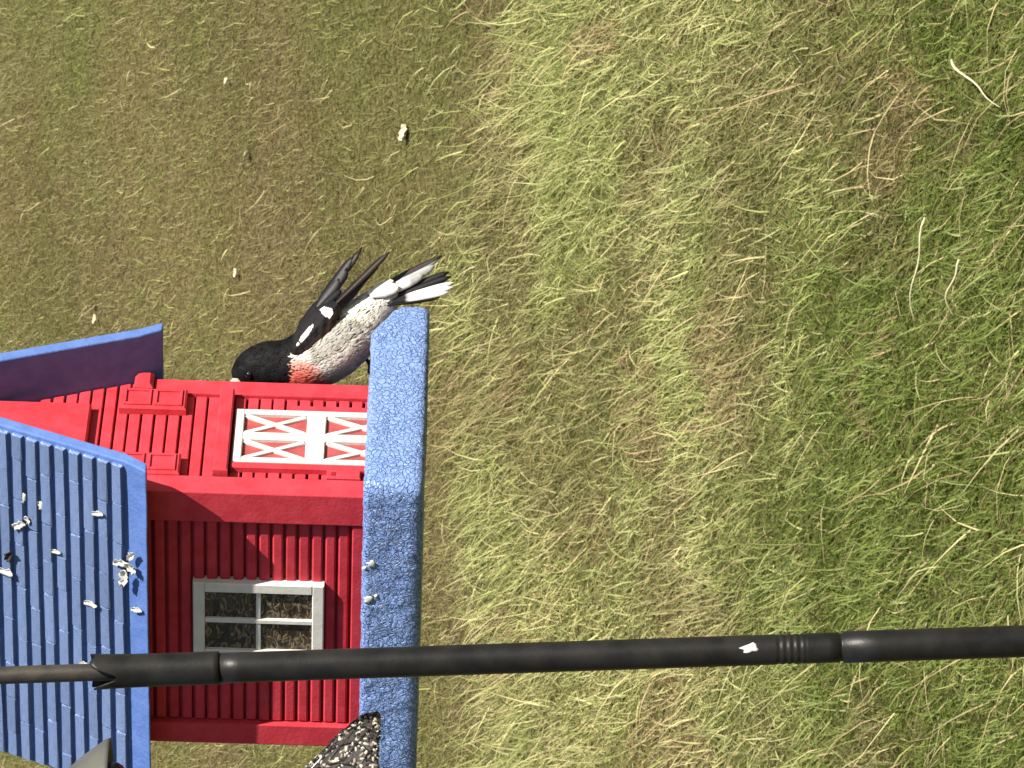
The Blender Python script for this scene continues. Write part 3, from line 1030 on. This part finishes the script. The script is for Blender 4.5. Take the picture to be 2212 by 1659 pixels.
for k in range(18):
    a0_ = 2 * math.pi * k / 18
    for sgn in (1, -1):
        parts_.append(tube([((r + 0.0012) * math.cos(a0_ + sgn * 0.16 * i), (r + 0.0012) * math.sin(a0_ + sgn * 0.16 * i), z) for i, (r, z) in enumerate(mprof[:7])], 0.0007, 5))
v, f = join(parts_); obj('wire_mesh', mesh('wire_mesh', v, f), blk, hf)
v, f = tube([LF - HO + Vector((0, 0, lz(30) - (LF - HO).z)), LH + PO - HO + Vector((0, 0, 0.003))], 0.0012, 6)
obj('hanging_wire', mesh('hanging_wire', v, f), PIPE2, hf)

# ------------------------------------------------------------------ the bird
BD = 4.158
PX = S_ * BD
FEATH = attr_material('plumage', 0.7, 0.0, 0.18, 0.3, 420, 0.0008)
VANE = attr_material('vane', 0.5, 0.0, 0.35, 0.3, 500, 0.0004)
foot = at(800, 712, BD)
bird = empty('grosbeak', foot, 'black-headed bird with rosy breast and white belly on the blue tray rim', 'bird')
BO = foot


def bp(X, Y, dy=0.0):
    return at(X, Y, BD + dy) - BO


ST_ = [(509, 826, 5, 5), (519, 813, 25, 22), (543, 799, 43, 38), (578, 791, 53, 47), (618, 789, 54, 50), (658, 780, 63, 58),
       (702, 760, 69, 64), (742, 732, 66, 60), (778, 701, 54, 48), (808, 670, 44, 35), (836, 642, 28, 20), (858, 624, 9, 6)]


def cr(P, t):
    i = min(int(t), len(P) - 2); f_ = t - i
    p0 = np.array(P[max(i - 1, 0)], float); p1 = np.array(P[i], float); p2 = np.array(P[i + 1], float); p3 = np.array(P[min(i + 2, len(P) - 1)], float)
    return 0.5 * (2 * p1 + (p2 - p0) * f_ + (2 * p0 - 5 * p1 + 4 * p2 - p3) * f_ ** 2 + (3 * p1 - p0 - 3 * p2 + p3) * f_ ** 3)


def body_pt(t, a, grow=0.0):
    """t along the spine, a round it: a=0 back, 90 deg towards the camera, 180 belly"""
    c = cr(ST_, t); d = cr(ST_, min(t + 0.05, 11)) - cr(ST_, max(t - 0.05, 0))
    tx, ty = d[0], d[1]; ln = math.hypot(tx, ty); tx /= ln; ty /= ln
    nx, ny = (ty, -tx)
    if ny > 0: nx, ny = -nx, -ny          # towards the back of the bird
    r = max(c[2], 2) + grow; rd = max(c[3], 2) + grow
    ca, sa = math.cos(a), math.sin(a)
    return bp(c[0] + nx * r * ca, c[1] + ny * r * ca, -rd * sa * PX)


def plumage(t, a, rnd):
    """colour of the coat"""
    ad = math.degrees(a) % 360
    if ad > 180: ad = 360 - ad            # 0 back .. 180 belly
    blk_ = np.array((0.006, 0.006, 0.007)); wh = np.array((0.80, 0.77, 0.71)); rose = np.array((0.80, 0.15, 0.11)); gr = np.array((0.42, 0.41, 0.37))
    te = 4.15 - 0.35 * min(1, max(0, (ad - 95) / 50)) + rnd * 0.14
    if t < te + (0.0 if ad > 60 else 0.6): return blk_
    if t > 7.6 and ad < 75: return wh * 0.98
    if ad < 48 + rnd * 6: return blk_ * 1.3
    # rosy bib on the breast
    dd = math.hypot((t - 4.45) / (1.05 + rnd * 0.2), (ad - 155) / 72)
    if dd < 1: 
        k_ = min(1, (1 - dd) * 2.2)
        return rose * k_ + np.array((0.78, 0.42, 0.36)) * (1 - k_)
    if ad < 104 + rnd * 6 and 5.2 < t < 7.8: return gr * (1 + 0.15 * rnd)
    return wh * (1 + 0.05 * rnd)


V = []; F = []; cols = []
NT, NA = 88, 56
brnd = random.Random(3)
for i in range(NT + 1):
    t = 11 * i / NT
    for j in range(NA):
        a = 2 * math.pi * j / NA
        p = body_pt(t, a)
        q = p * 160
        p = p + (p - body_pt(t, a, -8)).normalized() * (0.0011 * mnoise.noise(q) + 0.0007 * mnoise.noise(q * 2.3)) * min(1, t)
        V.append(p)
        cols.append(plumage(t, a, mnoise.noise(p * 300)))
for i in range(NT):
    for j in range(NA):
        j2 = (j + 1) % NA
        F.append((i * NA + j, i * NA + j2, (i + 1) * NA + j2, (i + 1) * NA + j))
F.append(tuple(range(NA - 1, -1, -1))); F.append(tuple(NT * NA + j for j in range(NA)))
me = mesh('body', V, F, True); set_cols(me, cols)
body = obj('body', me, FEATH, bird)

# small contour feathers over the body
V = []; F = []; cols = []
for k in range(9000):
    t = brnd.uniform(0.9, 10.2); a = brnd.uniform(0, 2 * math.pi)
    p = body_pt(t, a, 0.6); q = body_pt(min(t + 0.35, 10.9), a, 1.5)
    dr = (q - p).normalized()
    nrm = (p - body_pt(t, a, -10)).normalized()
    sd_ = dr.cross(nrm).normalized()
    fluffy = t > 7.2 and 60 < (math.degrees(a) % 360) < 300
    ln = brnd.uniform(0.0035, 0.0062) * (1.5 if fluffy else 1) * (0.6 if t < 3.6 else 1)
    wd = ln * brnd.uniform(0.22, 0.36)
    lift = brnd.uniform(0.0, 0.08) * (4.0 if fluffy else 1)
    dr = (dr + sd_ * brnd.gauss(0, 0.28 if fluffy else 0.14) + nrm * lift * 0.6).normalized()
    c = plumage(t, a, brnd.uniform(-1, 1)) * brnd.uniform(0.82, 1.12)
    if fluffy and brnd.random() < 0.2: c = c * np.array((0.72, 0.68, 0.60))
    n0 = len(V)
    V += [p - nrm * 0.0005, p + dr * ln * 0.5 + sd_ * wd * 0.5, p + dr * ln + nrm * 0.0001, p + dr * ln * 0.5 - sd_ * wd * 0.5, p + dr * ln * 0.5 + nrm * 0.00025]
    F += [(n0, n0 + 1, n0 + 4), (n0 + 1, n0 + 2, n0 + 4), (n0 + 2, n0 + 3, n0 + 4), (n0 + 3, n0, n0 + 4)]
    cols += [c] * 5
me = mesh('contour_feathers', V, F, True); set_cols(me, np.clip(cols, 0, 1))
obj('contour_feathers', me, FEATH, bird, kind='stuff')


def feather(p0, p1, width, col, col2=None, split=0.0, bend=0.0, d0=0.0, d1=0.0, tip=1.0, thick=0.0005, roll=0.35):
    """a vane with a shaft: pointed-oval blade from p0 to p1 (picture units), slightly cupped.
    col2 colours the half of the vane on one side (split>0) or the end third (split<0)"""
    V = []; cols = []; F = []; n, m = 12, 5
    P0 = bp(p0[0], p0[1], d0); P1 = bp(p1[0], p1[1], d1)
    ax_ = P1 - P0; ln = ax_.length; ax_.normalize()
    toc = Vector((0, -1, 0)); sd_ = ax_.cross(toc).normalized(); nn = sd_.cross(ax_).normalized()
    sd2 = (sd_ * math.cos(roll) + nn * math.sin(roll)).normalized(); nn = sd2.cross(ax_).normalized()
    wm = width * PX * 1.2
    for s in (1, -1):
        for i in range(n):
            u = i / (n - 1)
            hw = wm * 0.5 * (0.35 + 0.65 * min(1, u * 2.2)) * math.sqrt(max(0.0, 1 - max(0, (u - 0.72) / 0.285) ** 2)) * (0.9 + 0.1 * tip)
            hw = max(hw, wm * 0.03)
            c0 = P0 + ax_ * (ln * u) + sd2 * (bend * PX * math.sin(math.pi * u * 0.5) ** 2)
            for j in range(m):
                v_ = j / (m - 1) * 2 - 1
                V.append(c0 + sd2 * (hw * v_) + nn * (-hw * 0.25 * v_ * v_ + s * thick * (1.1 - abs(v_))))
                cc = col
                if col2 is not None:
                    if split > 0 and v_ > 0.2: cc = col2
                    if split < 0 and u > 1 + split: cc = col2
                cols.append(np.array(cc) * random.uniform(0.9, 1.1))
    g = n * m
    for i in range(n - 1):
        for j in range(m - 1):
            a = i * m + j
            F.append((a, a + m, a + m + 1, a + 1)); F.append((g + a, g + a + 1, g + a + m + 1, g + a + m))
    edge = [j for j in range(m)] + [i * m + m - 1 for i in range(1, n)] + [(n - 1) * m + j for j in range(m - 2, -1, -1)] + [i * m for i in range(n - 2, 0, -1)]
    for a, b in zip(edge, edge[1:] + edge[:1]): F.append((a, b, g + b, g + a))
    me = mesh('feather', V, F, True); set_cols(me, np.clip(cols, 0, 1))
    return me


BK = (0.010, 0.009, 0.011); BR = (0.028, 0.018, 0.013); WT = (0.80, 0.79, 0.76); GY = (0.36, 0.36, 0.36)
# near wing: a shaped plate of coverts lying on the flank
WST = [(626, 752, 6), (638, 752, 17), (656, 738, 28), (676, 716, 31), (696, 692, 29), (714, 672, 22), (728, 656, 10)]
V = []; F = []; cols = []
NW, NV = 72, 36
for s in (0, 1):
    for i in range(NW + 1):
        t = 6 * i / NW
        c = cr(WST, t); d = cr(WST, min(t + .05, 6)) - cr(WST, max(t - .05, 0)); d = d[:2] / np.linalg.norm(d[:2])
        nrm = np.array((d[1], -d[0])); nrm = nrm if nrm[1] < 0 else -nrm
        for j in range(NV + 1):
            v_ = j / NV * 2 - 1
            q = c[:2] + nrm * c[2] * v_
            bulge = (1 - v_ * v_) ** 0.5
            dy = (-0.0205 - 0.0045 * bulge + 0.007 * max(0, v_)) if s == 0 else -0.012
            p = bp(q[0], q[1], dy)
            if s == 0: p += Vector((0, -1, 0)) * 0.0008 * mnoise.noise(p * 260)
            V.append(p)
            cc = np.array(BK) * 1.2
            if v_ < -0.45: cc = np.array(BR) * 1.2
            # white wing bar and patch
            if abs(v_ - 0.22 - 0.06 * (t - 2)) < 0.06 + 0.11 * math.sin(math.pi * (t - 1.2) / 2.2) and 1.25 < t < 3.35 and not 1.62 < t < 1.76: cc = np.array(WT)
            if 4.35 + 0.25 * abs(v_ - 0.2) < t < 5.25 - 0.5 * abs(v_ - 0.1) and -0.35 < v_ < 0.75: cc = np.array(WT)
            cols.append(cc)
g = (NW + 1) * (NV + 1)
for i in range(NW):
    for j in range(NV):
        a = i * (NV + 1) + j
        F.append((a, a + 1, a + NV + 2, a + NV + 1)); F.append((g + a, g + a + NV + 1, g + a + NV + 2, g + a + 1))
for i in range(NW):
    for j in (0, NV):
        a = i * (NV + 1) + j; b = a + NV + 1
        F.append((a, b, g + b, g + a))
me = mesh('wing', V, F, True); set_cols(me, cols)
wing = obj('wing', me, FEATH, bird)
near = [((700, 690), (752, 655), 24, GY, -0.014), ((704, 684), (775, 612), 22, BR, -0.016), ((708, 678), (790, 596), 20, BK, -0.018),
        ((712, 672), (806, 580), 17, BR, -0.019), ((716, 668), (822, 564), 15, BK, -0.020), ((720, 664), (834, 551), 13, BK, -0.021),
        ((722, 660), (841, 543), 11, BR, -0.022), ((690, 668), (735, 625), 16, BK, -0.015)]
for p0, p1, w_, c, d in near:
    obj('feather', feather(p0, p1, w_, c, bend=random.uniform(-3, 3), d0=d, d1=d + 0.008), VANE, wing)
V, F = tube([bp(640, 742, 0.012), bp(665, 705, 0.020), bp(690, 668, 0.020), bp(705, 640, 0.016)], [0.004, 0.0085, 0.0075, 0.003], 14)
me = mesh('wing', V, F, True); set_cols(me, [BK] * len(V))
fwing = obj('wing', me, FEATH, bird)
for p0, p1, w_, c, d in [((682, 666), (730, 600), 26, BK, 0.010), ((686, 660), (748, 578), 26, BK, 0.011), ((690, 655), (764, 555), 20, BK, 0.012),
                         ((692, 652), (775, 541), 15, BR, 0.013), ((694, 650), (781, 532), 11, BK, 0.014)]:
    obj('feather', feather(p0, p1, w_, c, bend=random.uniform(-2, 4), d0=d, d1=d + 0.004, roll=0.5), VANE, fwing)

# tail
tl = mesh('tail', *tube([bp(812, 664, 0), bp(836, 640, 0), bp(856, 628, 0)], [0.012, 0.0095, 0.004], 14), True); set_cols(tl, [WT] * len(tl.vertices))
tail = obj('tail', tl, FEATH, bird)
tails = [((804, 630), (952, 547), 13, BR, None, 0, 0.004, 6), ((812, 632), (944, 556), 13, BK, GY, 1, 0.003, 4), ((820, 634), (937, 572), 18, GY, None, 0, 0.001, 2),
         ((815, 640), (915, 592), 20, WT, GY, -0.3, -0.003, 0), ((828, 646), (972, 594), 14, BK, None, 0, 0.0, -7), ((830, 650), (975, 602), 14, BK, None, 0, -0.002, -5),
         ((834, 652), (982, 613), 11, BK, WT, -0.72, -0.004, -3), ((836, 654), (980, 622), 11, BK, WT, -0.70, -0.006, -2), ((838, 656), (970, 631), 10, BK, WT, -0.65, -0.007, 0),
         ((834, 660), (950, 640), 9, BK, None, 0, -0.007, 2), ((800, 640), (862, 618), 22, WT, None, 0, -0.010, 0), ((795, 632), (850, 606), 16, WT, None, 0, -0.006, 0)]
for p0, p1, w_, c, c2, sp, d, bd in tails:
    obj('feather', feather(p0, p1, w_, c, c2, sp, bend=bd, d0=d - 0.004, d1=d, roll=0.25), VANE, tail)

# beak, eye, legs
BEAK = mat('pale_beak', (0.55, 0.44, 0.36), 0.4)
V, F = tube([bp(520, 824, 0.0), bp(508, 834, 0), bp(500, 846, 0), bp(497, 856, 0)], [0.0075, 0.0062, 0.0036, 0.0006], 14)
obj('beak', mesh('beak', V, F, True), BEAK, bird)
V, F = [], []
ec = body_pt(1.72, math.radians(100), 0.2)
for i in range(9):
    th = math.pi * i / 8
    for j in range(14):
        ph = 2 * math.pi * j / 14
        V.append(ec + Vector((math.sin(th) * math.cos(ph), math.sin(th) * math.sin(ph), math.cos(th))) * 0.0033)
for i in range(8):
    for j in range(14):
        j2 = (j + 1) % 14
        F.append((i * 14 + j, i * 14 + j2, (i + 1) * 14 + j2, (i + 1) * 14 + j))
obj('eye', mesh('eye', V, F, True), mat('dark_eye', (0.008, 0.006, 0.005), 0.08, spec=0.8, coat=1.0), bird)
LEGM = mat('grey_leg', (0.10, 0.10, 0.11), 0.5)
rimw = BARN_M @ Vector((W + M - 0.006, -M + 0.052, HR + 0.001))
for dx_ in (-0.012, 0.012):
    ft = BARN_M @ Vector((W + M - 0.006, -M + 0.052 + dx_, HR + 0.0012)) - BO
    hip = bp(762, 726, 0.004 + dx_ * 0.8)
    knee = (hip + ft) * 0.5 + Vector((0.006, 0.0, 0.004))
    pr = [tube([hip, knee, ft], [0.0042, 0.0018, 0.0015], 8)]
    inw = (BARN_R @ Vector((-1, 0, 0))); aln = (BARN_R @ Vector((0, 1, 0)))
    for sg, di in ((0.0, inw), (0.5, inw + aln * 0.6), (-0.5, inw - aln * 0.6), (0, -inw)):
        di = di.normalized()
        pr.append(tube([ft, ft + di * 0.006 + Vector((0, 0, 0.0012)), ft + di * 0.011 - Vector((0, 0, 0.003)), ft + di * 0.012 - Vector((0, 0, 0.007))], [0.0015, 0.0013, 0.0011, 0.0004], 7))
    v, f = join(pr)
    obj('leg', mesh('leg', v, f, True), LEGM, bird)

# ------------------------------------------------------------------ dry leaves and stalks lying on the bank
LEAF = mat('dry_leaf', (0.50, 0.36, 0.22), 0.7, (0.62, 0.55, 0.36), 60)
LEAF2 = mat('pale_leaf', (0.70, 0.66, 0.46), 0.7, (0.52, 0.46, 0.28), 60)


def ground_hit(X, Y):
    d = (at(X, Y, 1.0) - CAMP)
    t = 8.0
    for _ in range(4000):
        p = CAMP + d * t
        if p.z < float(ground_z(np.array(p.x), np.array(p.y))): break
        t += 0.005
    return p


for i, (X, Y, sz, ang, mt, lab, gp) in enumerate([
        (210, 662, 0.05, 1.6, LEAF, 'tan dry leaf on the lawn, larger of a close pair', 'dry leaves on the lawn'),
        (215, 690, 0.035, 0.4, LEAF, 'tan dry leaf on the lawn, smaller of a close pair', 'dry leaves on the lawn'),
        (545, 335, 0.05, 1.5, LEAF2, 'pale cream leaf lying on the short lawn', 'pale leaves on the lawn'),
        (885, 288, 0.06, 0.7, LEAF2, 'bright cream leaf on the brown strip beside the long grass', 'pale leaves on the lawn'),
        (500, 175, 0.032, 0.9, LEAF2, 'pale cream leaf lying on the short lawn', 'pale leaves on the lawn'),
        (520, 590, 0.03, 0.3, LEAF2, 'pale cream leaf lying on the short lawn', 'pale leaves on the lawn')]):
    p = ground_hit(X, Y)
    o = obj('fallen_leaf', petal(sz, 0.5, 60 + i, 0.0012), mt, label=lab, cat='leaf', group=gp)
    o.location = (p.x, p.y, p.z + 0.016); o.rotation_euler = (math.atan(SLOPE) + 0.35, 0.15, ang)
for i, (p0, p1, r) in enumerate([((2118, 130), (2216, 232), 0.0036), ((2065, 470), (2025, 700), 0.0028), ((2140, 560), (2108, 690), 0.0030)]):
    a = ground_hit(*p0); b = ground_hit(*p1)
    a.z += 0.06; b.z += 0.05; mid_ = (a + b) / 2 + Vector((0.004, 0, 0.02 + 0.006 * i))
    pts_ = [a * (1 - t) ** 2 + mid_ * 2 * t * (1 - t) + b * t * t + Vector((0, 0, 0.006 * math.sin(9 * t + i))) for t in np.linspace(0, 1, 12).tolist()]
    v, f = tube(pts_, [r * (0.95 - 0.7 * t) for t in np.linspace(0, 1, 12).tolist()], 7)
    obj('dry_stalk', mesh('dry_stalk', v, f, True), LEAF2, label=('thick bent pale stalk lying on the lush green grass', 'longest thin pale stalk among the green blades', 'short thin pale stalk beside the longest stalk')[i], cat='stalk', group='dry stalks in the green grass')
